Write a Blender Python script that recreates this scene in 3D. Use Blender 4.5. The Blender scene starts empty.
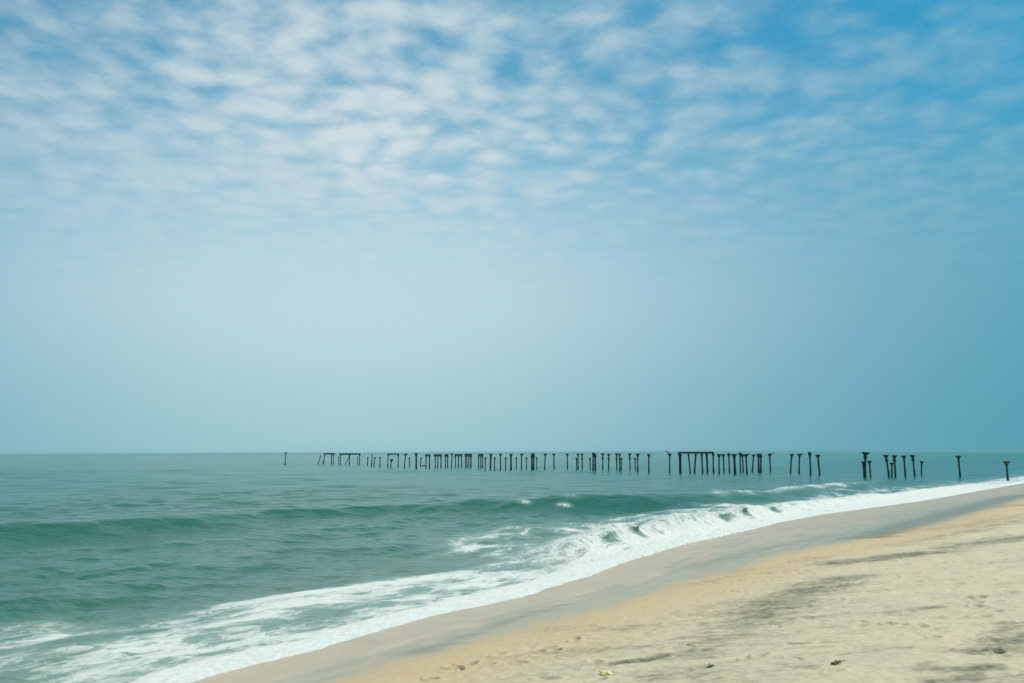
import bpy, bmesh, math, random
import numpy as np
from mathutils import Vector, Matrix

random.seed(7)
R = math.radians
S = bpy.context.scene
COL = S.collection

# ------------------------------------------------------------------ camera
cd = bpy.data.cameras.new('camera')
cam = bpy.data.objects.new('camera', cd); COL.objects.link(cam)
cd.sensor_width = 36.0
cd.lens = 995.0 * 36.0 / 1024.0
cd.clip_start = 0.1; cd.clip_end = 60000
PITCH = math.atan(111.1 / 995.0)
cam.location = (0, 0, 4.0)
cam.rotation_euler = (Matrix.Rotation(R(90) + PITCH, 4, 'X') @ Matrix.Rotation(R(-0.21), 4, 'Z')).to_euler()
S.camera = cam

# ------------------------------------------------------------------ sky, sun, exposure
SUN_EL, SUN_AZ = 62.0, 72.0            # azimuth measured from +Y towards +X
W = bpy.data.worlds.new('World'); S.world = W; W.use_nodes = True


class NT:
    """small helper round a node tree"""
    def __init__(s, tree):
        s.t = tree; s.n = tree.nodes; s.l = tree.links

    def node(s, kind, **kw):
        n = s.n.new(kind)
        for k, v in kw.items():
            setattr(n, k, v)
        return n

    def put(s, sock, v):
        if isinstance(v, bpy.types.NodeSocket):
            s.l.new(v, sock)
        elif isinstance(v, (tuple, list)) and len(v) == 3 and sock.type == 'RGBA':
            sock.default_value = (*v, 1)
        else:
            sock.default_value = v

    def m(s, op, a, b=None, c=None, clamp=False):
        n = s.node('ShaderNodeMath', operation=op, use_clamp=clamp)
        s.put(n.inputs[0], a)
        if b is not None: s.put(n.inputs[1], b)
        if c is not None: s.put(n.inputs[2], c)
        return n.outputs[0]

    def v(s, op, a, b=None, out=0):
        n = s.node('ShaderNodeVectorMath', operation=op)
        s.put(n.inputs[0], a)
        if b is not None: s.put(n.inputs[1], b)
        return n.outputs[out]

    def mix(s, f, a, b, blend='MIX'):
        n = s.node('ShaderNodeMix', data_type='RGBA', blend_type=blend)
        s.put(n.inputs[0], f); s.put(n.inputs[6], a); s.put(n.inputs[7], b)
        return n.outputs[2]

    def ramp(s, x, lo, hi, a=0.0, b=1.0, smooth=True):
        n = s.node('ShaderNodeMapRange', interpolation_type='SMOOTHSTEP' if smooth else 'LINEAR', clamp=True) \
            if smooth else s.node('ShaderNodeMapRange', clamp=True)
        s.put(n.inputs[0], x); n.inputs[1].default_value = lo; n.inputs[2].default_value = hi
        n.inputs[3].default_value = a; n.inputs[4].default_value = b
        return n.outputs[0]

    def noise(s, vec, scale, detail=4, rough=0.55, dist=0.0, lac=2.0, out=0):
        n = s.node('ShaderNodeTexNoise')
        s.put(n.inputs['Vector'], vec); n.inputs['Scale'].default_value = scale
        n.inputs['Detail'].default_value = detail; n.inputs['Roughness'].default_value = rough
        n.inputs['Lacunarity'].default_value = lac; n.inputs['Distortion'].default_value = dist
        return n.outputs[out]

    def xyz(s, vec):
        n = s.node('ShaderNodeSeparateXYZ'); s.put(n.inputs[0], vec)
        return n.outputs

    def comb(s, x, y, z=0.0):
        n = s.node('ShaderNodeCombineXYZ')
        s.put(n.inputs[0], x); s.put(n.inputs[1], y); s.put(n.inputs[2], z)
        return n.outputs[0]

    def attr(s, name):
        n = s.node('ShaderNodeAttribute', attribute_name=name)
        return n.outputs['Fac']


w = NT(W.node_tree)
w.n.clear()
wout = w.node('ShaderNodeOutputWorld'); wbg = w.node('ShaderNodeBackground')
w.l.new(wbg.outputs[0], wout.inputs[0])
wbg.inputs[1].default_value = 0.1
sky = w.node('ShaderNodeTexSky', sky_type='NISHITA')
sky.sun_disc = False; sky.sun_elevation = R(SUN_EL); sky.sun_rotation = R(SUN_AZ)
sky.air_density = 1.0; sky.dust_density = 1.6; sky.ozone_density = 2.0
tc = w.node('ShaderNodeTexCoord').outputs['Generated']
dx, dy, dz = w.xyz(tc)


def az_el(az, el):
    a, e = R(az), R(el)
    return (math.sin(a) * math.cos(e), math.cos(a) * math.cos(e), math.sin(e))


# bright hazy patch low in the sky, set apart from the sun lamp
cosg = w.v('DOT_PRODUCT', tc, az_el(-9.5, 14), out=1)
ang = w.m('ARCCOSINE', w.m('MINIMUM', cosg, 0.99999))
q = w.m('DIVIDE', ang, R(26.5))
glow = w.m('EXPONENT', w.m('MULTIPLY', w.m('MULTIPLY', q, q), -1.0))
blue = w.mix(1.0, sky.outputs[0], (0.03, 0.86, 1.04), 'MULTIPLY')
blue = w.mix(w.m('MULTIPLY', glow, 0.35), blue, (1.6, 5.2, 7.2))
HAZE_A = (0.65, 3.25, 4.65); HAZE_B = (5.25, 7.15, 7.75)
hazec = w.mix(glow, HAZE_A, HAZE_B)
el = w.m('MULTIPLY', w.m('ARCSINE', dz), 57.2958)
low = w.ramp(el, 0.0, 9.0, 1.0, 0.0)
hazec = w.mix(w.m('MULTIPLY', low, 0.5), hazec, w.mix(1.0, hazec, (0.66, 0.86, 0.80), 'MULTIPLY'))
hf = w.ramp(el, 7.0, 24.0, 1.0, 0.10)
base = w.mix(hf, blue, hazec)
# a sheet of broken altocumulus far overhead, seen in perspective
zz = w.m('MAXIMUM', w.m('ADD', dz, 0.10), 0.05)
px = w.m('DIVIDE', dx, zz); py = w.m('DIVIDE', dy, zz)
pv = w.comb(px, w.m('MULTIPLY', py, 0.9), 3.7)
warp = w.noise(pv, 2.2, 3, 0.5, out=1)
pw = w.v('ADD', pv, w.v('MULTIPLY', w.v('SUBTRACT', warp, (0.5, 0.5, 0.5)), (0.16, 0.16, 0.1)))
puff = w.noise(pw, 8.6, 7, 0.60)
vo = w.node('ShaderNodeTexVoronoi', feature='SMOOTH_F1'); w.put(vo.inputs['Vector'], pw)
vo.inputs['Scale'].default_value = 12.5; vo.inputs['Smoothness'].default_value = 0.7
cell = w.m('SUBTRACT', 0.75, vo.outputs['Distance'])
big = w.noise(w.v('ADD', pv, (4.3, 1.9, 0.0)), 1.15, 2, 0.5)
fine = w.noise(pw, 22.0, 4, 0.6)
cl = w.m('ADD', w.m('ADD', w.m('MULTIPLY', puff, 0.95), w.m('MULTIPLY', cell, 0.50)), w.m('ADD', w.m('MULTIPLY', big, 0.52), w.m('MULTIPLY', fine, 0.16)))
cl = w.m('ADD', cl, w.m('MULTIPLY', glow, 0.06))
thin = w.noise(w.v('ADD', pv, (9.1, 2.2, 5.0)), 1.9, 3, 0.55)
cov = w.m('MULTIPLY', w.ramp(cl, 0.66, 1.30), w.ramp(thin, 0.25, 0.68, 0.80, 1.08))
fade = w.ramp(el, 6.0, 19.0, 0.0, 1.0)
opac = w.m('ADD', w.m('MULTIPLY', glow, 0.72), 0.36)
cf = w.m('MULTIPLY', w.m('MULTIPLY', cov, fade), opac, clamp=True)
cloudc = w.mix(glow, (2.6, 4.7, 5.7), (6.1, 7.2, 7.6))
skyc = w.mix(cf, base, cloudc)
w.l.new(skyc, wbg.inputs[0])

sd_ = bpy.data.lights.new('sun', 'SUN'); sun = bpy.data.objects.new('sun', sd_); COL.objects.link(sun)
sd_.energy = 3.9; sd_.angle = R(0.53); sd_.color = (1.0, 0.90, 0.74)
sun.rotation_euler = (-Vector(az_el(SUN_AZ, SUN_EL))).to_track_quat('-Z', 'Y').to_euler()
sun.location = (-20, 30, 60)

vs = S.view_settings
vs.view_transform = 'Standard'; vs.look = 'None'; vs.exposure = 0.0; vs.gamma = 1.0; vs.use_curve_mapping = False
S.cycles.max_bounces = 6; S.cycles.diffuse_bounces = 2; S.cycles.glossy_bounces = 3
S.cycles.use_denoising = True


# ------------------------------------------------------------------ helpers
def tag(o, label=None, cat=None, group=None, kind=None):
    if label: o['label'] = label
    if cat: o['category'] = cat
    if group: o['group'] = group
    if kind: o['kind'] = kind
    return o


def material(name):
    m = bpy.data.materials.new(name); m.use_nodes = True
    k = NT(m.node_tree); k.n.clear()
    out = k.node('ShaderNodeOutputMaterial')
    return m, k, out


def bsdf(k, color, rough, ior=1.45, spec=0.5, normal=None):
    b = k.node('ShaderNodeBsdfPrincipled')
    k.put(b.inputs['Base Color'], color); k.put(b.inputs['Roughness'], rough)
    b.inputs['IOR'].default_value = ior
    k.put(b.inputs['Specular IOR Level'], spec)
    if normal is not None: k.l.new(normal, b.inputs['Normal'])
    return b.outputs[0]


def bump(k, height, strength, dist, normal=None):
    b = k.node('ShaderNodeBump')
    k.put(b.inputs['Strength'], strength); k.put(b.inputs['Distance'], dist)
    k.put(b.inputs['Height'], height)
    if normal is not None: k.l.new(normal, b.inputs['Normal'])
    return b.outputs[0]


_rng = np.random.RandomState(11)
_PERM = np.concatenate([_rng.permutation(1024)] * 2).astype(np.int32)
_GA = _rng.rand(1024) * 2 * np.pi
_GX, _GY = np.cos(_GA).astype(np.float32), np.sin(_GA).astype(np.float32)


def perlin(x, y, seed=0):
    x = x + seed * 17.31; y = y - seed * 9.77
    xi = np.floor(x); yi = np.floor(y)
    fx = (x - xi).astype(np.float32); fy = (y - yi).astype(np.float32)
    xi = xi.astype(np.int64) & 1023; yi = yi.astype(np.int64) & 1023
    u = fx * fx * fx * (fx * (fx * 6 - 15) + 10); v = fy * fy * fy * (fy * (fy * 6 - 15) + 10)

    def g(ix, iy, ax, ay):
        h = _PERM[_PERM[ix & 1023] + (iy & 1023)]
        return _GX[h] * ax + _GY[h] * ay
    a = g(xi, yi, fx, fy); b = g(xi + 1, yi, fx - 1, fy)
    c = g(xi, yi + 1, fx, fy - 1); d = g(xi + 1, yi + 1, fx - 1, fy - 1)
    return (a + u * (b - a)) * (1 - v) + (c + u * (d - c)) * v


def fbm(x, y, octaves=4, gain=0.5, seed=0):
    o = 0; a = 1.0; f = 1.0
    for i in range(octaves):
        o = o + a * perlin(x * f, y * f, seed + i * 3); a *= gain; f *= 2.03
    return o


def sstep(a, b, x):
    t = np.clip((x - a) / (b - a), 0, 1)
    return t * t * (3 - 2 * t)


def polydist(x, y, pts, signed=True):
    """distance to a polyline, + on its right hand side; also the arc length of the nearest point"""
    P = np.array(pts, float)
    best = np.full(x.shape, 1e18); sg = np.ones(x.shape); arc = np.zeros(x.shape); L = 0.0
    for i in range(len(P) - 1):
        a, b = P[i], P[i + 1]; ab = b - a; l2 = ab @ ab; l = math.sqrt(l2)
        t = np.clip(((x - a[0]) * ab[0] + (y - a[1]) * ab[1]) / l2, 0, 1)
        ex = x - a[0] - t * ab[0]; ey = y - a[1] - t * ab[1]
        d = ex * ex + ey * ey
        m = d < best
        best = np.where(m, d, best)
        sg = np.where(m, np.sign(ab[1] * ex - ab[0] * ey), sg)
        arc = np.where(m, L + t * l, arc)
        L += l
    d = np.sqrt(best)
    return (d * sg if signed else d), arc


def grid_mesh(name, X, Y, Z, mat, keep=None, attrs=None, uv=None, smooth=True):
    nr, nc = X.shape
    idx = np.arange(nr * nc, dtype=np.int32).reshape(nr, nc)
    q = np.stack([idx[:-1, :-1], idx[:-1, 1:], idx[1:, 1:], idx[1:, :-1]], -1).reshape(-1, 4)
    if keep is not None:
        kq = keep.reshape(-1)[q].any(1); q = q[kq]
        used = np.zeros(nr * nc, bool); used[q.reshape(-1)] = True
        new = np.cumsum(used) - 1; q = new[q].astype(np.int32)
    else:
        used = np.ones(nr * nc, bool)
    co = np.stack([X.reshape(-1), Y.reshape(-1), Z.reshape(-1)], -1)[used].astype(np.float32)
    me = bpy.data.meshes.new(name)
    me.vertices.add(len(co)); me.vertices.foreach_set('co', co.reshape(-1))
    me.loops.add(q.size); me.loops.foreach_set('vertex_index', q.reshape(-1).astype(np.int32))
    me.polygons.add(len(q))
    me.polygons.foreach_set('loop_start', np.arange(0, q.size, 4, dtype=np.int32))
    me.polygons.foreach_set('loop_total', np.full(len(q), 4, dtype=np.int32))
    me.polygons.foreach_set('use_smooth', np.full(len(q), smooth, dtype=bool))
    for k, a in (attrs or {}).items():
        at = me.attributes.new(k, 'FLOAT', 'POINT')
        at.data.foreach_set('value', a.reshape(-1)[used].astype(np.float32))
    me.update(calc_edges=True)
    me.materials.append(mat)
    o = bpy.data.objects.new(name, me); COL.objects.link(o)
    return o


def mesh_obj(name, bm, mat, parent=None, smooth=True):
    me = bpy.data.meshes.new(name)
    bmesh.ops.recalc_face_normals(bm, faces=bm.faces)
    bm.to_mesh(me); bm.free()
    if smooth:
        me.polygons.foreach_set('use_smooth', [True] * len(me.polygons))
    me.materials.append(mat)
    o = bpy.data.objects.new(name, me); COL.objects.link(o)
    if parent: o.parent = parent
    return o


# ------------------------------------------------------------------ shape of the coast
SHORE = [(-700, -1150), (-60, -80), (-20, -8), (-9.0, 12.0), (-5.85, 18.0), (-4.2, 20.9), (-2.2, 24.9), (0.2, 28.4),
         (2.2, 32.6), (4.6, 38.2), (7.2, 43.8), (10.6, 49.3), (14.4, 56.2), (19.5, 64.0), (25.4, 71.6), (32.6, 80.6),
         (49, 104.2), (64, 125.5), (95, 170), (220, 345), (8000, 11000)]
ARC0 = polydist(np.array([-5.85]), np.array([18.0]), SHORE)[1][0]
WETLINE = [(-700, -1146), (-56, -80), (-16.5, -8), (-5.6, 11.0), (-2.75, 15.94), (-2.05, 16.94), (0.0, 19.67), (1.54, 21.86), (2.99, 23.95),
           (4.7, 26.9), (7.64, 31.3), (11.57, 34.6), (15.26, 38.3), (18.19, 41.8), (23.96, 49.9), (28.2, 55.5), (60, 98),
           (110, 170), (240, 345), (8020, 11000)]


def beach_base(d):
    return np.where(d > 0, 2.1 * np.tanh(np.maximum(d, 0) * 0.125 / 2.1), np.maximum(0.11 * d, -3.0))


def radii(spec):
    out = [spec[0][0]]
    for r0, r1, ratio in spec:
        n = int(math.log(r1 / out[-1]) / math.log(ratio)) + 1
        out += list(out[-1] * (r1 / out[-1]) ** (np.arange(1, n + 1) / n))
    return np.array(out)


def angles(spec):
    out = [spec[0][0]]
    for a0, a1, st in spec:
        n = max(1, int(round((a1 - out[-1]) / st)))
        out += list(out[-1] + (a1 - out[-1]) * np.arange(1, n + 1) / n)
    return np.radians(np.array(out))

# ------------------------------------------------------------------ the beach
DARK = [([(1.5, 16.0), (2.6, 16.0), (3.5, 16.6)], 0.75, 0.42), ([(3.2, 18.6), (4.6, 20.2)], 0.6, 0.3), ([(4.2, 15.4), (4.75, 15.25)], 0.05, 0.75), ([(4.1, 15.1), (4.5, 15.05)], 0.05, 0.5), ([(7.81, 24.24), (6.02, 21.34), (4.95, 19.63), (4.11, 18.09)], 0.45, 0.75), ([(8.98, 27.98), (10.86, 28.4), (11.85, 28.42)], 0.4, 0.9), ([(10.64, 27.83), (12.81, 28.98)], 0.35, 0.5), ([(12.98, 29.7), (14.12, 30.23), (15.83, 31.3)], 0.5, 0.7), ([(3.86, 17.73), (4.55, 18.06), (5.93, 17.95), (7.33, 17.9)], 0.16, 0.55), ([(4.11, 18.09), (3.24, 16.4), (2.67, 15.46)], 0.35, 0.6), ([(1.57, 15.06), (1.97, 15.29), (2.27, 15.4)], 0.1, 0.95), ([(2.27, 15.4), (2.25, 14.49), (2.22, 13.47)], 0.06, 0.45), ([(1.4, 16.49), (2.63, 16.12), (3.87, 16.01)], 0.3, 0.55), ([(1.11, 14.87), (1.84, 13.81), (3.3, 13.7)], 0.5, 0.45), ([(5.16, 12.86), (5.51, 12.65), (5.8, 12.6)], 0.13, 0.95), ([(5.01, 12.05), (5.34, 12.05)], 0.15, 0.95), ([(5.41, 11.78), (5.98, 12.01)], 0.12, 0.6), ([(6.51, 13.68), (6.98, 14.36), (7.38, 14.75)], 0.22, 0.8), ([(7.25, 15.21), (7.89, 15.76)], 0.15, 0.6), ([(5.94, 13.76), (6.18, 13.41)], 0.08, 0.6), ([(6.31, 13.68), (6.62, 13.63)], 0.07, 0.9), ([(4.56, 26.14), (6.73, 27.61), (10.13, 31.34)], 0.5, 0.35), ([(15.54, 36.74), (19.33, 40.01), (21.19, 41.79)], 0.7, 0.5), ([(-1.0, 16.21), (0.11, 16.82), (0.76, 16.7)], 0.12, 0.45), ([(3.59, 13.79), (3.84, 13.44)], 0.1, 0.6), ([(4.41, 12.68), (4.68, 12.64)], 0.1, 0.3), ([(3.67, 20.02), (4.61, 20.66), (5.64, 21.47)], 0.4, 0.45), ([(2.52, 17.51), (3.73, 18.38)], 0.3, 0.35), ([(12.81, 36.23), (17.31, 42.88), (22.18, 49.4), (33.67, 66.76)], 0.5, 0.9), ([(5.48, 31.35), (8.74, 35.77), (12.53, 38.7)], 0.3, 0.5), ([(-1.69, 18.55), (-0.28, 21.59), (1.11, 24.01)], 0.2, 0.5), ([(0.91, 19.8), (2.32, 18.62), (3.41, 18.62)], 0.25, 0.45), ([(0.78, 16.92), (1.72, 16.5)], 0.2, 0.6), ([(1.75, 14.17), (2.7, 13.38)], 0.3, 0.6), ([(12.3, 31.72), (15.33, 34.63), (19.45, 38.38)], 0.4, 0.55), ([(4.64, 14.11), (5.13, 14.31)], 0.2, 0.45), ([(12.34, 25.14), (12.8, 25.38)], 0.3, 0.4), ([(21.52, 49.58), (25.56, 50.34)], 0.8, 0.6)]
DENTS = [(6.06, 16.41), (8.43, 18.77), (8.61, 18.65), (8.2, 17.95), (7.27, 16.7), (7.71, 16.58), (6.75, 14.65), (6.78, 14.45), (6.0, 13.73), (6.45, 13.62), (9.37, 19.08), (-1.01, 16.42), (-0.87, 16.12), (-0.69, 16.41), (-1.2, 15.22), (0.44, 16.93), (0.57, 17.31), (0.71, 16.97), (6.86, 17.62), (6.2, 15.02), (-0.22, 17.06), (0.12, 16.06), (1.09, 17.94), (7.63, 15.9), (6.56, 19.23), (9.15, 22.27), (11.14, 23.2), (3.54, 14.68)]

rr = radii([(2.0, 9.0, 1.03), (9, 45, 1.0028), (45, 140, 1.006), (140, 12000, 1.05)])
aa = angles([(-150, -32, 3.0), (-32, 29, 0.07), (29, 150, 3.0)])
AA, RR = np.meshgrid(aa, rr)
X = RR * np.sin(AA); Y = RR * np.cos(AA)
d1, t1 = polydist(X, Y, SHORE); t1 -= ARC0
d2, _ = polydist(X, Y, WETLINE)
Z = beach_base(d1)
dry = sstep(-0.3, 2.2, d2)
near = np.clip(1.0 - (RR - 40) / 60, 0, 1)
# wind and foot-worn lumps on the dry sand, faint swash marks lower down
lump = 0.036 * fbm(X * 0.55, Y * 0.75, 3, 0.5, 1) + 0.026 * fbm(X * 2.3, Y * 3.2, 3, 0.55, 5)
tread = np.clip(fbm(X * 0.16, Y * 0.2, 2, 0.5, 8) + 0.45, 0, 1)
lump = lump + tread * 0.038 * -np.abs(perlin(X * 3.1, Y * 4.0, 21)) * 1.4
Z = Z + dry * lump * near + (1 - dry) * 0.010 * perlin(X * 0.25, Y * 0.25, 4) * near
# little scarp left by the last high tide
e, _ = polydist(X, Y, [(1.1, 14.9), (1.6, 15.1), (2.0, 15.32), (2.27, 15.42)], False)
Z = Z - 0.05 * np.exp(-(e / 0.09) ** 2)
rng = np.random.RandomState(3)
dents = [(x, y, 0.14, 0.08, 0.07, rng.rand() * 3.1) for x, y in DENTS]
for i in range(420):
    a = R(rng.uniform(-6, 29)); r_ = rng.uniform(11, 34)
    x, y = r_ * math.sin(a), r_ * math.cos(a)
    dd = polydist(np.array([x]), np.array([y]), WETLINE)[0][0]
    # trodden belt to the right, fewer marks elsewhere
    if dd < 0.6 or (x < 4.2 and rng.rand() < 0.75): continue
    dents.append((x, y, rng.uniform(.10, .17), rng.uniform(.05, .09), rng.uniform(.02, .06), rng.rand() * 3.1))
for (x, y, la, lb, dep, th) in dents:
    r_ = math.hypot(x, y); a = math.atan2(x, y)
    i0, i1 = np.searchsorted(rr, [r_ - .5, r_ + .5]); j0, j1 = np.searchsorted(aa, [a - .5 / r_, a + .5 / r_])
    ex = X[i0:i1, j0:j1] - x; ey = Y[i0:i1, j0:j1] - y
    u = (ex * math.cos(th) + ey * math.sin(th)) / la; v = (-ex * math.sin(th) + ey * math.cos(th)) / lb
    rad = np.sqrt(u * u + v * v)
    Z[i0:i1, j0:j1] += dep * (-np.exp(-rad ** 4) + 0.35 * np.exp(-((rad - 1.45) / 0.35) ** 2))
dark = np.zeros_like(X)
for pts, hw, st in DARK:
    e, _ = polydist(X, Y, pts, False)
    dark = np.maximum(dark, st * np.exp(-(e / (hw * 2.6)) ** 2))

msand, k, out = material('beach_sand')
P = k.node('ShaderNodeNewGeometry').outputs['Position']
A1, A2, AD = k.attr('d1'), k.attr('d2'), k.attr('dark')
wob = k.m('MULTIPLY', k.m('SUBTRACT', k.noise(P, 0.55, 6, 0.62), 0.5), 2.8)
D2 = k.m('ADD', A2, wob)
stretch = k.v('MULTIPLY', P, (0.45, 1.5, 1.0))
st1 = k.noise(stretch, 1.6, 6, 0.62, 0.5)
st2 = k.noise(k.v('MULTIPLY', P, (0.8, 2.6, 1.0)), 5.0, 5, 0.65, 0.4)
grain = k.noise(P, 160.0, 3, 0.7)
mott = k.noise(P, 9.0, 5, 0.6)
mott2 = k.noise(P, 1.1, 3, 0.55)
# dry colours
dryc = k.mix(k.ramp(mott2, 0.3, 0.7), (0.635, 0.54, 0.375), (0.58, 0.50, 0.36))
dryc = k.mix(k.ramp(mott, 0.35, 0.75, 0, 0.35), dryc, (0.47, 0.42, 0.29))
orange = k.mix(k.ramp(mott, 0.3, 0.7), (0.61, 0.455, 0.275), (0.55, 0.42, 0.265))
dryc = k.mix(k.ramp(D2, 0.8, 4.2), orange, dryc)
# heavy black mineral sand sorted into streaks by wind and swash
streak = k.m('ADD', k.m('MULTIPLY', st1, 0.7), k.m('MULTIPLY', st2, 0.3))
dk = k.m('ADD', k.m('MULTIPLY', AD, 0.95), k.m('ADD', k.m('MULTIPLY', k.m('SUBTRACT', streak, 0.5), 2.1), k.m('ADD', k.m('MULTIPLY', k.m('SUBTRACT', grain, 0.5), 0.6), k.m('MULTIPLY', k.m('SUBTRACT', mott, 0.5), 0.7))))
dkf = k.ramp(dk, 0.20, 1.08, 0.0, 0.90)
loose = k.m('MULTIPLY', k.ramp(streak, 0.52, 0.68, 0, 0.36), k.ramp(D2, 1.2, 3.5))
dkf = k.m('MAXIMUM', dkf, loose)
dryc = k.mix(dkf, dryc, (0.118, 0.126, 0.096))
dryc = k.mix(k.ramp(grain, 0.55, 0.75, 0, 0.35), dryc, k.mix(0.5, dryc, (0.10, 0.09, 0.07)))
# wet colours: pinkish brown by the water, grey where black sand lies below the dry edge
wsn = k.noise(k.v('MULTIPLY', P, (1.0, 0.6, 1.0)), 0.9, 5, 0.6, 0.6)
wetp = k.mix(k.ramp(wsn, 0.35, 0.65), (0.535, 0.40, 0.268), (0.47, 0.368, 0.255))
wetg = (0.40, 0.35, 0.245)
rel = k.m('DIVIDE', k.m('MAXIMUM', A1, 0.0), k.m('MAXIMUM', k.m('SUBTRACT', A1, A2), 0.5))   # 0 at the water, 1 at the dry edge
gz = k.m('ADD', rel, k.m('MULTIPLY', k.m('SUBTRACT', wsn, 0.5), 1.1))
wetc = k.mix(k.ramp(gz, 0.42, 0.74), wetp, wetg)
swl = k.noise(k.comb(A1, k.m('MULTIPLY', A2, 0.0), k.m('MULTIPLY', wsn, 0.8)), 2.6, 4, 0.6)
wetc = k.mix(k.ramp(swl, 0.45, 0.68, 0, 0.28), wetc, (0.24, 0.22, 0.17))
wetc = k.mix(k.m('MULTIPLY', k.ramp(k.m('ADD', AD, k.m('MULTIPLY', k.m('SUBTRACT', st1, 0.5), 2.0)), 0.1, 0.9), 0.55), wetc, (0.11, 0.12, 0.10))
res = k.noise(k.comb(k.m('MULTIPLY', A1, 3.0), k.m('ADD', k.m('MULTIPLY', k.xyz(P)[0], 0.35), k.m('MULTIPLY', k.xyz(P)[1], 0.62)), 0.0), 0.9, 5, 0.62, 0.6)
scrap = k.m('MULTIPLY', k.ramp(res, 0.60, 0.68), k.m('MULTIPLY', k.ramp(A1, 0.05, 0.3), k.ramp(A1, 0.7, 2.4, 1.0, 0.0)))
scrap = k.m('MULTIPLY', scrap, k.ramp(mott, 0.40, 0.58))
wetc = k.mix(k.m('MULTIPLY', scrap, 0.7), wetc, (0.72, 0.71, 0.66))
dryness = k.ramp(D2, -1.1, 1.0)
colr = k.mix(dryness, wetc, dryc)
rough = k.m('ADD', k.m('MULTIPLY', dryness, 0.5), k.m('ADD', 0.25, k.m('MULTIPLY', wsn, 0.16)))
spec = k.ramp(dryness, 0, 1, 0.25, 0.12)
bh = k.m('ADD', k.m('MULTIPLY', mott, 0.5), k.m('MULTIPLY', grain, 0.12))
nb = bump(k, bh, k.ramp(dryness, 0, 1, 0.05, 0.8), 0.06)
k.l.new(bsdf(k, colr, rough, 1.4, spec, nb), out.inputs[0])
beach = grid_mesh('beach', X, Y, Z, msand, keep=(d1 > -45), attrs={'d1': d1, 'd2': d2, 'dark': dark})
tag(beach, 'sandy beach with dark mineral streaks sloping down to the surf', 'beach', kind='structure')
BEACH_XYZ = (X, Y, Z)


def beach_z(x, y):
    r_ = math.hypot(x, y); a = math.atan2(x, y)
    return float(Z_BEACH[np.searchsorted(rr_b, r_), np.searchsorted(aa_b, a)])


Z_BEACH, rr_b, aa_b = Z, rr, aa

# ------------------------------------------------------------------ the sea
rr = radii([(9.0, 15.0, 1.01), (15, 110, 1.0026), (110, 420, 1.006), (420, 14000, 1.02)])
aa = angles([(-140, -30, 2.0), (-30, 29, 0.06), (29, 60, 2.0)])
AA, RR = np.meshgrid(aa, rr)
X = RR * np.sin(AA); Y = RR * np.cos(AA)
d1, t1 = polydist(X, Y, SHORE); t1 -= ARC0
s = -d1                                         # metres offshore
keep = s > -2.5
cell = np.maximum(RR * 0.0026, RR * np.radians(0.06))
cell = np.where(RR > 110, RR * 0.006, cell); cell = np.where(RR > 420, RR * 0.02, cell)
SX, SY = -0.83, 0.56                            # seaward normal near the breakers
Z = np.zeros_like(X)

calm = sstep(0.0, 9.0, s)                       # no chop in the thin swash
group = np.clip(1 + 0.9 * fbm(X * 0.02, Y * 0.02, 2, 0.5, 31), 0.35, 1.9)
rng = np.random.RandomState(5)
for i in range(46):
    lam = 0.9 * (14 / 0.9) ** rng.rand()
    th = R(-56 + rng.normal(0, 27)) if lam > 4 else R(-56 + rng.normal(0, 42))
    kx, ky = math.sin(th), -math.cos(th)        # travels towards the shore
    # direction towards shore is roughly (0.83,-0.56)
    kx, ky = math.cos(math.atan2(-0.56, 0.83) + th + R(56)), math.sin(math.atan2(-0.56, 0.83) + th + R(56))
    kk = 2 * math.pi / lam
    amp = 0.0036 * lam ** 0.95 * (1.2 if lam < 4 else 0.85)
    lod = np.clip((lam / cell - 2.5) / 3.0, 0, 1)
    ph = kk * (kx * X + ky * Y) + rng.rand() * 6.28 + 1.3 * perlin(X / (lam * 6), Y / (lam * 6), 50 + i)
    Z += amp * lod * np.sin(ph) * calm * group
Z += 0.02 * fbm(X * 0.9, Y * 0.9, 3, 0.5, 77) * np.clip(1 - RR / 120, 0, 1) * sstep(0.3, 3, s)

# long swells farther out
sw = np.sin(2 * np.pi * (s + 5 * perlin(X / 60, Y / 60, 3)) / 31.0)
sw2 = np.sin(2 * np.pi * (s * 0.97 + 0.12 * t1 + 7 * perlin(X / 80, Y / 80, 9)) / 47.0)
far = sstep(28, 50, s) * np.clip(1 - (RR - 250) / 500, 0, 1)
Z += far * (0.10 * (np.maximum(sw, -0.3)) ** 1 + 0.10 * sw2) * (0.6 + 0.8 * np.clip(perlin(X / 45, Y / 45, 13) + .4, 0, 1))

# the swell that is about to break
SWELL = [(-150, -45), (-60, 20), (-27.0, 46.5), (-21.5, 50.8), (-18.4, 54.6), (-15.6, 60.3), (-11.0, 65.2), (-4.4, 70.5), (0.6, 72.2), (5.2, 73.4),
         (10.1, 74.6), (15.4, 79.5), (21.6, 86.5), (31.2, 99.6), (48, 124), (70, 156), (150, 262)]
qs, ts = polydist(X, Y, SWELL); qs = -qs         # + seaward
tsh = polydist(np.array([-27.0, 0.6, 15.4]), np.array([46.5, 72.2, 79.5]), SWELL)[1]
qs = qs + 0.5 * perlin(ts / 9, ts * 0 + 3.3, 2)
Hs = 0.70 + 0.08 * perlin(ts / 12, ts * 0 + 8.1, 4)
Hs = Hs * np.clip(1 - (ts - tsh[2] - 25) / 60, 0, 1) * (1 + 0.25 * sstep(tsh[1], tsh[2], ts))
g = np.where(qs > 0, np.exp(-(qs / 5.5) ** 2), np.exp(-(qs / 2.1) ** 2))
Z += Hs * g - 0.10 * np.exp(-((qs + 5.5) / 3.0) ** 2) * sstep(4, 9, s)
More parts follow.
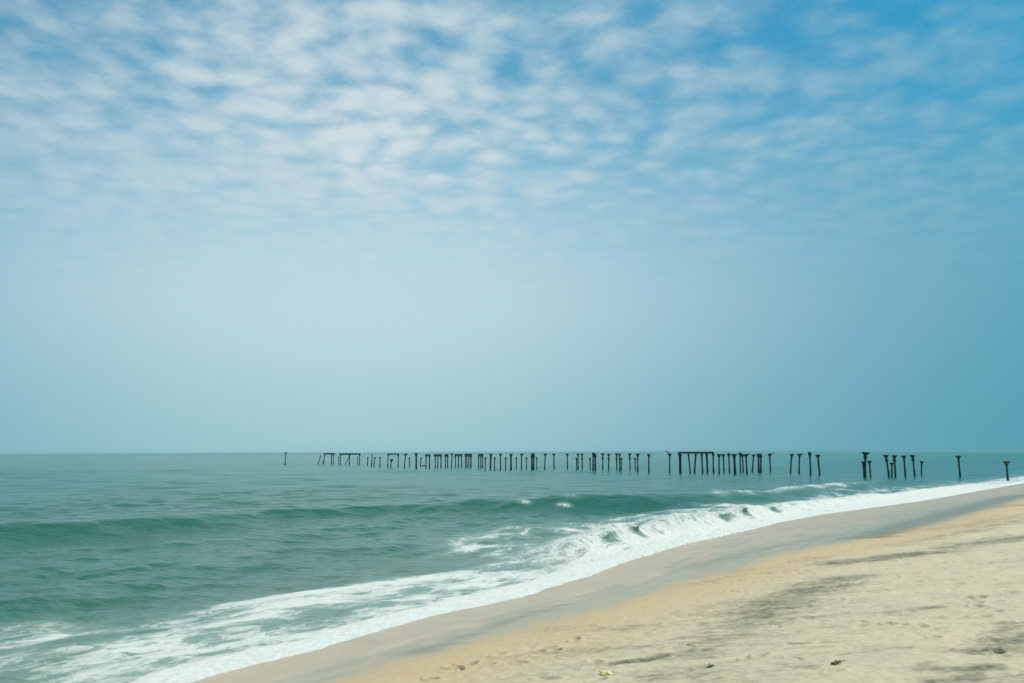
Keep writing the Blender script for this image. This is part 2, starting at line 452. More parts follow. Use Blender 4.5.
# lower swell lines between it and the beach (left) and behind
for off, hh, wd in ((9.5, 0.16, 2.2), (-7.0, 0.17, 1.6), (-12.5, 0.12, 1.4), (21.0, 0.22, 3.5)):
    qq = qs - off + 1.6 * perlin(X / 11 + off, Y / 11, 6)
    hm = 0.7 * hh * np.clip(0.65 + 1.3 * perlin(X / 13 + off, Y / 17, 7), 0.1, 1.5) * sstep(3.5, 9, s)
    Z += hm * np.where(qq > 0, np.exp(-(qq / (wd * 1.6)) ** 2), np.exp(-(qq / wd) ** 2))

# the shore break: crest about three metres off the sand
tb = t1
sc = 2.9 + 0.5 * perlin(tb / 5.5, tb * 0 + 1.7, 3) + 0.25 * perlin(tb / 1.7, tb * 0 + 2.2, 8) + 1.0 * sstep(45, 70, tb)
qb = s - sc
Hb = 0.72 * sstep(20.0, 26.0, tb) * (1 - 0.35 * sstep(38, 60, tb)) * (1 - 0.55 * sstep(66, 88, tb)) * (1 - sstep(90, 125, tb))
Hb = Hb * np.clip(1 + 0.75 * perlin(tb / 4.0, tb * 0 + 5.1, 5) + 0.30 * perlin(tb / 1.2, tb * 0 + .4, 9), 0.25, 1.3)
gb = np.where(qb > 0, np.exp(-(qb / 1.9) ** 2), np.exp(-(qb / 0.8) ** 2))
Zb = Hb * gb
# hollow places where the lip still throws over a dark green face
hollow = np.zeros_like(X)
for tc_, wd in ((26.6, 1.0), (29.6, 0.45), (42.6, 1.5), (45.6, 0.6), (51.5, 0.8)):
    hollow = np.maximum(hollow, np.exp(-((tb - tc_) / wd) ** 2))
throw = Hb * (0.10 + 0.50 * hollow) * sstep(0.55, 0.98, gb) * np.exp(-(qb / 1.1) ** 2)
Z += Zb

# foam cover, 0..1: swash edge, lacy backwash, broken crest, whitecaps
n1 = fbm(t1 / 3.2, s / 1.6, 3, 0.55, 61)
n2 = fbm(t1 / 9.0, s / 4.0, 2, 0.5, 71)
edge_w = 1.75 + 0.5 * perlin(t1 / 2.6, t1 * 0 + 1.1, 12) + 0.9 * sstep(14, 22, t1) - 0.5 * (1 - sstep(0, 12, t1))
foam = 0.84 * (1 - sstep(edge_w * 0.28, edge_w * 1.4, s + 0.6 * n1))
lace_w = 10.8 - 5.0 * sstep(2, 19, t1) + 2.2 * n2
lace = (1 - sstep(lace_w * 0.55, lace_w, s)) * (0.51 + 0.26 * n2 + 0.36 * n1 + 0.04 * sstep(4, 14, t1))
foam = np.maximum(foam, lace)
# broken crest and the water it has churned up behind
brk = sstep(13, 25, t1) * (1 - 0.3 * sstep(100, 140, t1))
back = 5.2 - 0.8 * sstep(30, 70, t1) + 1.3 * n2
foam = np.maximum(foam, brk * (0.80 - 0.22 * sstep(.2, 2, qb)) * (1 - sstep(back * 0.25, back, qb + 0.6 * n1)))
foam = np.maximum(foam, brk * (1 - sstep(back, back * 2.0, qb + 0.8 * n1)) * (0.45 + 0.36 * n1))
face = np.exp(-((qb + 0.55) / 0.5) ** 2)
foam = foam - 0.42 * hollow * face
# swell crest beginning to break to the right, and two small whitecaps
crest = np.exp(-((qs + 0.3) / np.where(qs > -0.3, 1.1, 1.5)) ** 2)
t_b = sstep(tsh[2] - 4, tsh[2] + 2, ts) * (1 - sstep(tsh[2] + 30, tsh[2] + 60, ts))
foam = np.maximum(foam, crest * t_b * (0.46 + 0.5 * perlin(ts / 4.5, ts * 0 + .2, 15)))
for cx_, cy_, wa, wb, fo in ((0.75, 70.6, 0.75, 0.4, .62), (4.1, 72.6, 1.3, 0.6, .42), (3.6, 70.6, .8, .35, .62), (19.6, 96.5, 1.0, .6, .68), (21.3, 97.5, .9, .5, .42), (14.6, 74.5, 1.6, .6, .55)):
    ex, ey = X - cx_, Y - cy_
    foam = np.maximum(foam, fo * np.exp(-(ex / wa) ** 2 - (ey / (wb * 2.2)) ** 2))
    Z += 0.10 * np.exp(-(ex / wa) ** 2 - (ey / (wb * 2)) ** 2)
foam = np.clip(foam, 0, 1)
thick = sstep(0.6, 0.95, foam)
turb = np.clip(Hb, 0, 1)
Z += thick * np.clip(1 - RR / 200, 0, 1) * ((0.03 + 0.20 * turb) * (np.abs(fbm(X * 2.6, Y * 2.6, 4, 0.6, 91)) - 0.1) + (0.012 + 0.06 * turb) * fbm(X * 8, Y * 8, 2, 0.6, 95) + 0.02 * sstep(-.1, .6, s))
# swash sheet: thin rounded edge running up the sand in lobes
Z += 0.012 + 0.06 * perlin(t1 / 3.4, s / 9, 41) * (1 - sstep(0, 4, s)) + 0.03 * perlin(t1 / 0.9, s / 1.5, 43) * (1 - sstep(0, 2, s))
Z = np.where(s < 0.0, Z + 0.05 * np.minimum(s, 0), Z)
XD = X - SX * throw; YD = Y - SY * throw

mwater, k, out = material('sea_water')
P = k.node('ShaderNodeNewGeometry').outputs['Position']
AF, AS, AT = k.attr('foam'), k.attr('offshore'), k.attr('along')
SC = k.comb(AT, AS, 0.0)
# turbid green water, sandier near the beach
patch = k.noise(P, 0.07, 3, 0.55)
deep = k.mix(k.ramp(patch, 0.35, 0.65), (0.018, 0.112, 0.077), (0.028, 0.126, 0.084))
shal = k.mix(k.ramp(k.noise(P, 0.35, 3, 0.6), 0.35, 0.65), (0.065, 0.155, 0.105), (0.100, 0.172, 0.108))
wc = k.mix(k.ramp(AS, 1.0, 15.0), shal, deep)
wc = k.mix(k.ramp(AS, 20.0, 120.0), wc, (0.010, 0.138, 0.102))
wc = k.mix(k.ramp(AF, 0.12, 0.8, 0.0, 0.75), wc, (0.33, 0.43, 0.365))
rip = k.noise(k.v('MULTIPLY', P, (1.0, 1.0, 1.0)), 2.6, 4, 0.6, 0.3)
rip2 = k.noise(P, 0.55, 3, 0.55)
rh = k.m('ADD', k.m('MULTIPLY', rip, 0.10), k.m('MULTIPLY', rip2, 0.28))
nw = bump(k, rh, 0.72, 1.0)
water = bsdf(k, wc, k.ramp(AS, 0, 60, 0.10, 0.20), 1.333, 0.25, nw)
water.node.inputs['Specular Tint'].default_value = (0.42, 0.90, 0.75, 1)
# foam: torn lace drawn out along the shore
wv = k.noise(SC, 0.8, 3, 0.55, out=1)
SW_ = k.v('ADD', k.v('MULTIPLY', SC, (0.42, 1.0, 1.0)), k.v('MULTIPLY', k.v('SUBTRACT', wv, (.5, .5, .5)), (1.1, 1.1, 0)))


def lacenet(vec, scale):
    a = k.m('ABSOLUTE', k.m('SUBTRACT', k.noise(vec, scale, 5, 0.6, 0.4), 0.5))
    return k.m('SUBTRACT', 1.0, k.m('MULTIPLY', a, 6.5))


f1 = lacenet(SW_, 1.15)
f2 = lacenet(k.v('ADD', SW_, (7.1, 3.3, 1.0)), 3.1)
f3 = k.noise(P, 6.0, 5, 0.68)
pat = k.m('ADD', k.m('MULTIPLY', f1, 0.42), k.m('ADD', k.m('MULTIPLY', f2, 0.30), k.m('MULTIPLY', f3, 0.42)))
AB = k.attr('breaking')
fall = k.noise(k.v('ADD', k.comb(k.m('MULTIPLY', AT, 2.3), k.m('MULTIPLY', AS, 0.55), 0.0), k.v('MULTIPLY', wv, (0.9, 0.5, 0.0))), 1.5, 5, 0.65, 0.5)
pat = k.m('ADD', pat, k.m('MULTIPLY', AB, k.m('SUBTRACT', k.m('MULTIPLY', k.m('SUBTRACT', fall, 0.5), 3.8), 0.26)))
fo = k.m('ADD', pat, k.m('MULTIPLY', k.m('SUBTRACT', AF, 0.5), 1.7))
fm = k.ramp(fo, 0.55, 0.95)
fm = k.m('MULTIPLY', fm, k.m('MULTIPLY', k.ramp(AF, 0.06, 0.30), k.ramp(AF, 0.45, 0.80, 0.72, 1.0)))
fcol = k.mix(k.ramp(f3, 0.3, 0.7), (0.70, 0.70, 0.665), (0.55, 0.565, 0.53))
nf = bump(k, k.m('ADD', k.noise(P, 6.0, 5, 0.65), k.m('MULTIPLY', fm, 0.5)), 0.6, 0.06)
foamb = bsdf(k, fcol, 0.75, 1.33, 0.25, nf)
fb = foamb.node
fb.inputs['Subsurface Weight'].default_value = 0.6
fb.inputs['Subsurface Radius'].default_value = (1.0, 1.0, 0.9)
fb.inputs['Subsurface Scale'].default_value = 0.25
mx = k.node('ShaderNodeMixShader')
k.l.new(fm, mx.inputs[0]); k.l.new(water, mx.inputs[1]); k.l.new(foamb, mx.inputs[2])
k.l.new(mx.outputs[0], out.inputs[0])
sea = grid_mesh('sea', XD, YD, Z, mwater, keep=keep, attrs={'foam': foam, 'breaking': np.clip(Hb * gb * 1.3, 0, 1), 'offshore': s, 'along': t1})
tag(sea, 'green sea with low swells and white surf along the sand', 'sea', kind='structure')
# droplets thrown up along the breaking crest
rs = np.random.RandomState(23)
sel = np.argwhere((Hb > 0.28) & (np.abs(qb + 0.1) < 0.45) & (t1 < 80) & keep)
sel = sel[rs.choice(len(sel), 2600)]
bm = bmesh.new()
for i, j in sel:
    h_ = Hb[i, j]
    z_ = Z[i, j] + rs.exponential(0.06) * h_ * (1 + 1.6 * (rs.rand() < .15))
    r_ = rs.uniform(0.005, 0.016)
    c_ = Vector((X[i, j] + rs.normal(0, .15), Y[i, j] + rs.normal(0, .15), z_))
    p_ = [bm.verts.new(c_ + Vector(v) * r_) for v in ((1, 0, 0), (-1, 0, 0), (0, 1, 0), (0, -1, 0), (0, 0, 1), (0, 0, -1))]
    for a_, b_, d_ in ((0, 2, 4), (2, 1, 4), (1, 3, 4), (3, 0, 4), (2, 0, 5), (1, 2, 5), (3, 1, 5), (0, 3, 5)):
        bm.faces.new((p_[a_], p_[b_], p_[d_]))
mspray, k, out = material('spray_droplets')
k.l.new(bsdf(k, (0.85, 0.86, 0.83), 0.6, 1.33, 0.3), out.inputs[0])
tag(mesh_obj('sea_spray', bm, mspray), 'fine white spray above the breaking crest', 'spray', kind='stuff')
del X, Y, Z, XD, YD, d1, t1, s, foam

# ------------------------------------------------------------------ the ruined pier
mrust, k, out = material('rusted_iron')
P = k.node('ShaderNodeTexCoord').outputs['Object']
G = k.xyz(k.node('ShaderNodeNewGeometry').outputs['Position'])[2]
n = k.noise(P, 3.0, 5, 0.65); n2 = k.noise(P, 14.0, 4, 0.6)
c = k.mix(k.ramp(n, 0.35, 0.65), (0.075, 0.052, 0.042), (0.15, 0.082, 0.056))
c = k.mix(k.ramp(n2, 0.55, 0.75, 0, 0.6), c, (0.022, 0.020, 0.019))
weed = k.ramp(k.m('ADD', G, k.m('MULTIPLY', n, 0.8)), 0.7, 1.5, 1.0, 0.0)
c = k.mix(weed, c, (0.036, 0.050, 0.038))
k.l.new(bsdf(k, c, 0.85, 1.45, 0.3, bump(k, n2, 0.6, 0.03)), out.inputs[0])

mtimber, k, out = material('weathered_beam')
P = k.node('ShaderNodeTexCoord').outputs['Object']
n = k.noise(k.v('MULTIPLY', P, (1.0, 6.0, 6.0)), 2.0, 5, 0.65)
c = k.mix(k.ramp(n, 0.3, 0.7), (0.075, 0.048, 0.040), (0.125, 0.078, 0.062))
k.l.new(bsdf(k, c, 0.9, 1.45, 0.2, bump(k, n, 0.6, 0.03)), out.inputs[0])

PILES_GROUP = 'bare piles of the ruined pier'


def lathe(bm, prof, a, b, seg=12, wob=0.0, rng=random):
    """profile [(u 0..1 along a->b, radius)]"""
    a, b = Vector(a), Vector(b); ax = (b - a)
    z = ax.normalized(); x = z.orthogonal().normalized(); y = z.cross(x)
    rings = []
    for u, r in prof:
        c = a + ax * u
        rings.append([bm.verts.new(c + (x * math.cos(t) + y * math.sin(t)) * r * (1 + wob * rng.uniform(-1, 1)))
                      for t in [2 * math.pi * i / seg for i in range(seg)]])
    for p, q in zip(rings, rings[1:]):
        for i in range(seg):
            bm.faces.new((p[i], p[(i + 1) % seg], q[(i + 1) % seg], q[i]))
    bm.faces.new(rings[0][::-1]); bm.faces.new(rings[-1])


def box(bm, c, sx, sy, sz, rot=None, jit=0.0, bev=0.02):
    r = bmesh.ops.create_cube(bm, size=1.0)
    vs_ = r['verts']
    for v in vs_:
        v.co = Vector((v.co.x * sx, v.co.y * sy, v.co.z * sz)) + Vector([random.uniform(-jit, jit) for _ in range(3)])
        if rot is not None: v.co = rot @ v.co
        v.co += Vector(c)
    es = list({e for v in vs_ for e in v.link_edges})
    bmesh.ops.bevel(bm, geom=es, offset=bev, segments=1, affect='EDGES')


def shaft_obj(parent, foot, head, r, name='shaft'):
    bm = bmesh.new()
    n = 9
    prof = []
    for i in range(n + 1):
        u = i / n
        rr_ = r * (1.0 + 0.07 * random.uniform(-1, 1)) * (1.12 if u < 0.55 else 1.0)
        prof.append((u, rr_))
    lathe(bm, prof, foot, head, 12, 0.05)
    return mesh_obj(name, bm, mrust, parent)


def flare_head(parent, c, r, w, h, kind, axis):
    """the cast bracket that carried the deck: a cone opening into a ragged plate"""
    bm = bmesh.new()
    c = Vector(c); ax = axis.normalized()
    lathe(bm, [(0, r * 1.02), (0.35, r * 1.25), (0.8, w * 0.44), (1.0, w * 0.5)], c - ax * h, c, 12, 0.06)
    if kind in ('T', 'C', 'S', 'P', 'X', 'D'):
        box(bm, c + ax * 0.04, w * 1.02, w * 0.95, 0.20, None, 0.025)
    if kind == 'W':
        box(bm, c + ax * 0.06 + Vector((w * 0.12, 0, 0)), w * 1.35, w * 1.0, 0.20, Matrix.Rotation(R(random.uniform(-5, 5)), 3, 'Y'), 0.04)
    if kind in ('K', 'B'):
        box(bm, c + ax * 0.02, w * 1.05, w * 1.05, 0.24, None, 0.04)
    if kind == 'Y':
        for sg in (-1, 1):
            box(bm, c + Vector((sg * 0.20, 0, 0.10)), 0.10, 0.14, 0.5, Matrix.Rotation(R(38 * sg), 3, 'Y'), 0.01)
    if kind == 'V':
        lathe(bm, [(0, 0.12), (0.6, 0.42), (1.0, 0.46)], c - ax * 0.75, c + ax * 0.06, 10, 0.12)
    if kind == 'O':
        lathe(bm, [(0, 0.10), (0.2, 0.26), (0.5, 0.31), (0.8, 0.26), (1.0, 0.10)], c - ax * 0.35, c + ax * 0.42, 10, 0.08)
    if kind == 'D':
        lathe(bm, [(0, 0.12), (0.3, 0.30), (0.6, 0.28), (1.0, 0.15)], c - ax * 0.85, c - ax * 0.30, 10, 0.12)
        box(bm, c + Vector((0.06, 0, 0.02)), w * 1.15, w, 0.28, Matrix.Rotation(R(7), 3, 'Y'), 0.05)
    if kind == 'P':
        lathe(bm, [(0, 0.10), (0.7, 0.07), (1.0, 0.02)], c, c + ax * 0.5, 8, 0.1)
    return mesh_obj('head', bm, mrust, parent, smooth=False)


PILES = [
    (-78.98, 348.26, 4.28, 0.19, 'B', 'lone pile far out to sea beyond the seaward end of the pier'),
    (-68.48, 352.47, 3.27, 1.1, 'L', 'strongly leaning thin pile just seaward of the first beam on two posts'),
    (-59.52, 343.62, 2.72, -0.11, 'S', 'short broken pile in the gap between the two outermost beam frames'),
    (-48.04, 332.26, 2.7, 0.07, 'S', 'short thin pile just shoreward of the frame with the diagonal brace'),
    (-41.41, 294.58, 3.7, 0.19, 'N', 'slim tall pile without a cap in a loose cluster of four far piles'),
    (-40.64, 293.89, 2.76, 0.32, 'S', 'short tilted pile close beside the slim capless far pile'),
    (-37.26, 281.89, 2.79, -0.0, 'S', 'short pile standing apart just seaward of the two-post beam with a wedge-topped stub'),
    (-33.96, 279.03, 2.32, 0.37, 'V', 'short leaning stub with a wide wedge top under the narrow far beam'),
    (-27.88, 258.5, 3.66, 0.28, 'W', 'leaning tall pile with a blob cap just shoreward of the narrow far beam'),
    (-29.32, 285.51, 2.69, -0.02, 'S', 'short pile between the leaning blob-capped pile and a thick capped pile'),
    (-23.97, 249.78, 3.84, -0.03, 'K', 'thick tall pile with a pointed cap seaward of the low fallen rail'),
    (-27.06, 295.05, 2.63, 0.13, 'S', 'short pile at the seaward end of the low fallen rail'),
    (-15.03, 247.7, 3.8, 0.09, 'T', 'single tall pile between the capped pair and the linked far trio'),
    (-6.3, 231.68, 2.87, 0.07, 'S', 'short pile right beside the shoreward side of the narrow three-post slab'),
    (-5.18, 235.45, 3.64, 0.12, 'K', 'very thick dark pile between two short piles, near the three-post slab'),
    (-4.12, 231.2, 2.86, 0.0, 'S', 'short pile just shoreward of the very thick dark pile'),
    (-2.76, 230.9, 3.66, 0.01, 'T', 'tall pile between two short ones, first slim one past the very thick pile'),
    (-1.53, 226.76, 2.87, 0.01, 'S', 'short thin pile midway between a slim tall pile and a thick tall pile'),
    (-0.34, 230.37, 3.65, 0.01, 'K', 'thick tall pile at the middle of the alternating tall and short piles'),
    (0.91, 243.99, 2.78, 0.04, 'S', 'faint short pile just shoreward of the thick middle pile'),
    (2.13, 236.56, 3.63, 0.04, 'W', 'tall pile with a wide flat cap between two faint short piles'),
    (3.38, 243.41, 2.77, 0.04, 'S', 'faint short pile between a wide-capped pile and the tight twin piles'),
    (5.9, 243.28, 2.77, 0.02, 'S', 'short pile just shoreward of the tight twin piles'),
    (7.57, 236.26, 3.63, 0.17, 'W', 'wide-capped tall pile, seaward one of three standing widely apart'),
    (9.83, 236.37, 3.63, -0.06, 'T', 'tall pile, middle one of three standing widely apart'),
    (12.98, 236.51, 3.63, -0.04, 'T', 'tall pile, shoreward one of three standing widely apart, alone in the widest gap'),
    (15.24, 232.54, 3.64, -0.01, 'T', 'tall pile directly behind a short pile at the shoreward side of the widest gap'),
    (14.33, 223.53, 2.66, -0.02, 'S', 'short pile overlapping the foot of a tall pile beside the widest gap'),
    (15.74, 226.08, 3.65, -0.03, 'C', 'collared tall pile next to the overlapping tall and short pair'),
    (17.05, 220.01, 2.68, -0.03, 'S', 'short dark pile just seaward of the taller-than-its-neighbour twin piles'),
    (20.32, 212.1, 3.61, 0.09, 'C', 'thick lower-bodied pile with a collar, between two evenly spaced collared piles'),
    (20.17, 223.78, 3.7, -0.02, 'C', 'slim collared pile just shoreward of the twin piles of unequal height'),
    (22.66, 217.88, 3.67, -0.01, 'C', 'collared pile just seaward of a fork-topped pile'),
    (22.7, 212.2, 3.68, 0.02, 'Y', 'fork-topped tall pile overlapping a short pile'),
    (23.04, 212.21, 2.73, 0.0, 'S', 'short pile overlapping the fork-topped pile'),
    (25.58, 218.0, 3.67, -0.05, 'C', 'slim collared pile standing apart between the fork-topped pile and a short pile'),
    (26.76, 218.05, 2.7, -0.08, 'S', 'short pile immediately seaward of a thick-capped tall pile'),
    (25.2, 201.76, 3.6, 0.04, 'W', 'tall thick-capped pile with a short pile touching its seaward side'),
    (26.77, 196.94, 3.55, 0.05, 'T', 'solitary tall pile just seaward of the pile carrying a slanted stub'),
    (30.46, 194.56, 3.58, 0.13, 'X', 'thin pile carrying a slanted broken beam stub that points out to sea'),
    (37.73, 183.18, 3.5, 0.06, 'W', 'first free pile just shoreward of the long six-post beam'),
    (41.08, 194.81, 3.47, -0.06, 'T', 'second free pile just shoreward of the long six-post beam, slightly tilted'),
    (42.18, 195.02, 3.57, -0.06, 'P', 'pile with a spike on its cap, third past the long beam'),
    (39.51, 178.07, 3.52, -0.06, 'K', 'thick double-looking pile beyond the spiked pile, reaching low into the water'),
    (44.39, 195.45, 3.68, 0.03, 'P', 'spiked pile touching two neighbours at their caps'),
    (45.87, 199.42, 3.42, -0.08, 'T', 'thin tilted pile hidden between a spiked pile and a bulky pile'),
    (40.99, 175.37, 3.49, -0.09, 'W', 'bulky-capped pile at the shoreward end of a cluster of three'),
    (46.8, 195.92, 3.4, 0.38, 'T', 'pile leaning toward the beach at its top, alone beside a touching pair'),
    (50.58, 196.65, 3.5, -0.04, 'W', 'pile with a lopsided wide cap, alone after the touching pair'),
    (50.66, 182.95, 3.48, 0.34, 'T', 'slim pile leaning beachward, seaward one of a row of four'),
    (52.47, 183.78, 3.48, 0.23, 'W', 'wide-capped upright pile, second in a row of four'),
    (48.72, 163.96, 3.65, -0.03, 'O', 'pile with an oval lump on top, third in a row of four'),
    (50.4, 164.65, 3.4, -0.22, 'T', 'pile tilting seaward with a flared head, shoreward one of a row of four'),
    (52.95, 150.72, 3.74, 0.16, 'D', 'tall bulky pile with a lumpy double cap between two shorter ones'),
    (52.76, 150.65, 2.43, -0.05, 'S', 'short pile pressed against the bulky lumpy-capped pile'),
    (53.87, 151.07, 2.52, -0.09, 'S', 'short tilted pile just shoreward of the bulky lumpy-capped pile'),
    (56.93, 151.72, 3.36, -0.33, 'C', 'strongly tilted pile with flared head and collar, seaward one of five near the surf'),
    (57.17, 151.32, 2.24, 0.09, 'S', 'short thick pile between two collared taller ones near the surf'),
    (58.48, 153.29, 3.3, -0.05, 'C', 'collared pile right beside the short thick pile near the surf'),
    (61.91, 158.16, 3.24, -0.1, 'T', 'plain flared-head pile between two collared ones near the surf'),
    (64.8, 161.74, 3.3, -0.2, 'C', 'tilted collared pile just seaward of a short upright pile near the surf'),
    (68.09, 167.24, 2.25, 0.18, 'S', 'short upright pile at the shoreward end of the cluster near the surf'),
    (68.21, 152.95, 3.21, -0.12, 'T', 'isolated flared-head pile in clear water between the surf cluster and the beach'),
    (66.8, 135.42, 2.49, -0.03, 'T', 'pile standing in the white foam at the edge of the beach'),
]
FRAMES = [
    ('outermost pair of posts with a beam, hanging past its seaward end on a raking post', -63.39, 347.44, 1.90, 4.06, 3.59, [(-2.03, -1.82, 0.13, 3.81), (0.67, 0.64, 0.17, 3.78), (1.36, 1.34, 0.1, 3.77)], [(-2.69, -1.77, 2.61)]),
    ('long far frame with a diagonal brace forming an inverted V under its beam', -53.98, 332.97, 3.50, 3.92, 3.46, [(-3.17, -3.16, 0.13, 3.75), (-0.21, -0.2, 0.17, 3.71), (2.54, 2.61, 0.1, 2.84), (3.24, 3.19, 0.14, 3.66)], [(-1.64, -0.26, 3.21)]),
    ('narrow far frame of two posts with a beam over a wedge-topped stub', -34.32, 288.27, 1.67, 3.82, 3.49, [(-1.52, -1.44, 0.14, 3.59), (1.44, 1.47, 0.14, 3.55)], []),
    ('small frame of two posts under a short cap beam beside a low fallen rail', -22.20, 262.56, 0.64, 3.61, 3.24, [(-0.44, -0.41, 0.11, 3.3), (0.48, 0.46, 0.16, 3.29)], []),
    ('three evenly spaced posts linked by a short beam, just shoreward of the low fallen rail', -19.29, 259.55, 1.04, 3.63, 3.21, [(-0.68, -0.72, 0.14, 3.3), (-0.09, 0.0, 0.12, 3.29), (0.77, 0.78, 0.15, 3.29)], []),
    ('close pair of posts under one cap, just seaward of a single free tall pile', -17.21, 261.66, 0.51, 3.64, 3.22, [(-0.26, -0.27, 0.14, 3.28), (0.29, 0.3, 0.14, 3.28)], []),
    ('thin trio of posts linked on top, just seaward of the wide dark slab', -14.37, 266.36, 1.01, 3.63, 3.25, [(-0.76, -0.77, 0.11, 3.26), (0.03, 0.03, 0.15, 3.25), (0.86, 0.85, 0.15, 3.25)], []),
    ('wide dark slab carried on four crowded posts', -11.91, 269.54, 1.04, 3.72, 3.23, [(-0.68, -0.74, 0.12, 3.24), (-0.3, -0.34, 0.13, 3.24), (0.15, 0.18, 0.13, 3.23), (0.74, 0.74, 0.2, 3.23)], []),
    ('narrow slab on three posts with the widest open gap before the thick dark pile', -8.28, 262.14, 0.73, 3.71, 3.24, [(-0.58, -0.55, 0.1, 3.25), (-0.0, 0.0, 0.14, 3.24), (0.5, 0.47, 0.14, 3.24)], []),
    ('tight twin piles sharing one cap in the middle of the row', 4.81, 236.14, 0.42, 3.79, 3.27, [(-0.26, -0.24, 0.19, 3.27), (0.17, 0.23, 0.2, 3.27)], []),
    ('twin piles of unequal height sharing a tall dark cap, the shoreward one collared', 17.33, 211.98, 0.40, 3.65, 3.36, [(-0.28, -0.23, 0.17, 3.93), (0.19, 0.19, 0.19, 3.36)], []),
    ('long heavy beam on six posts, the biggest surviving piece of the pier', 35.16, 191.76, 3.39, 4.00, 3.68, [(-3.07, -3.07, 0.24, 3.64), (-1.18, -1.46, 0.13, 3.64), (-0.38, -0.04, 0.15, 3.65), (1.19, 1.07, 0.15, 3.65), (2.12, 2.04, 0.17, 3.66), (3.25, 3.27, 0.15, 3.66)], []),
    ('touching pair of piles sharing a slanted cap, next to a pile leaning toward the beach', 46.23, 187.55, 0.43, 3.59, 3.30, [(-0.21, -0.15, 0.17, 3.33), (0.2, 0.3, 0.16, 3.33)], []),
]

for (x, y, top, lean, kind, label) in PILES:
    root = bpy.data.objects.new('pier_pile', None); COL.objects.link(root)
    root.location = (x, y, 0); root.empty_display_size = 0.3
    tag(root, label, 'pile', PILES_GROUP)
    k_sl = lean / max(top, 0.5)
    foot = (-k_sl * 1.6, 0, -1.6)
    tilt_y = random.uniform(-0.03, 0.03) * top
    topv = Vector((lean, tilt_y, top))
    axis = Vector((k_sl, tilt_y / top, 1)).normalized()
    r = {'K': 0.21, 'S': 0.12, 'N': 0.12, 'L': 0.12, 'V': 0.13, 'D': 0.15, 'X': 0.13}.get(kind, 0.138)
    if y > 275: r = max(r, 0.14)
    wide = {'S': 0.52, 'K': 0.76, 'N': 0.0, 'W': 0.72, 'D': 0.74, 'L': 0.5, 'O': 0.5}.get(kind, 0.66)
    hh = 0.55 if kind not in ('S',) else 0.42
    shaft_obj(root, foot, topv - axis * (0.1 if wide else 0), r)
    if wide:
        flare_head(root, topv - axis * 0.06, r, wide, hh, kind, axis)
    if kind == 'C':
        zc = 2.62 if top > 2.9 else 2.2
        f = Vector((k_sl * zc, tilt_y * zc / top, zc))
        bm = bmesh.new()
        lathe(bm, [(0, r * 1.15), (0.3, r * 1.9), (0.75, r * 2.05), (1, r * 1.15)], f - axis * 0.2, f + axis * 0.18, 12, 0.08)
        mesh_obj('collar', bm, mrust, root, smooth=False)
    if kind == 'B':
        bm = bmesh.new()
        lathe(bm, [(0, 0.62), (0.6, 0.60), (0.8, 0.42), (1, 0.24)], (-.05, 0, -1.2), (-.02, 0, 0.65), 14, 0.06)
        mesh_obj('footing', bm, mrust, root)
    if kind == 'D':
        bm = bmesh.new()
        lathe(bm, [(0, 0.23), (0.7, 0.22), (1, 0.18)], (0, 0, -1.3), (0, 0, 0.8), 12, 0.08)
        mesh_obj('footing', bm, mrust, root)
    if kind == 'X':
        bm = bmesh.new()
        box(bm, topv + Vector((-0.36, 0, 0.33)), 1.0, 0.16, 0.17, Matrix.Rotation(R(35), 3, 'Y'), 0.02)
        mesh_obj('beam_stub', bm, mtimber, root, smooth=False)

for (label, x, y, hw, zt, zb, posts, braces) in FRAMES:
    root = bpy.data.objects.new('pier_trestle', None); COL.objects.link(root)
    root.location = (x, y, 0); tag(root, label, 'pier trestle', 'pier piles still joined by beams')
    bm = bmesh.new()
    box(bm, (0, 0, (zt + zb) / 2 + 0.02), hw * 2, 0.42, max(zt - zb, 0.36), None, 0.03, 0.03)
    if hw > 3.2 and zt > 3.95:
        for xx in (-3.35, 3.3):
            box(bm, (xx, 0, zb - 0.12), 0.30, 0.40, 0.34, None, 0.03, 0.03)
    mesh_obj('beam', bm, mtimber, root, smooth=False)
    for (bx, tx, r, tz) in posts:
        r = max(r, 0.13) if y > 230 else r
        topv = Vector((tx, 0, min(tz, zb + 0.05) if tz < zt + .1 else tz))
        if tz < zb - 0.25: topv.z = tz
        sl = (tx - bx) / max(topv.z, .5)
        p = shaft_obj(root, (bx - sl * 1.6, random.uniform(-.05, .05), -1.6), topv, r, 'post')
        ax = Vector((sl, 0, 1)).normalized()
        bm = bmesh.new()
        lathe(bm, [(0, r * 1.02), (0.5, r * 1.5), (1.0, max(r * 1.9, 0.27))], topv - ax * 0.5, topv - ax * 0.02, 12, 0.06)
        mesh_obj('head', bm, mrust, p, smooth=False)
    for (bx, tx, tz) in braces:
        bm = bmesh.new()
        lathe(bm, [(0, 0.13), (0.5, 0.12), (1, 0.11)], (bx - (tx - bx) * 0.3, 0.25, -0.3 * tz), (tx, 0.25, tz), 10, 0.05)
        mesh_obj('brace', bm, mrust, root)

bm = bmesh.new()
box(bm, (0, 0, 0.22), 1.9, 0.22, 0.26, Matrix.Rotation(R(-3), 3, 'Y'), 0.03)
o = mesh_obj('fallen_rail', bm, mtimber, None, smooth=False); o.location = (-26.45, 297.0, 0)
tag(o, 'low fallen rail lying at water level between a short pile and a small frame', 'rail')

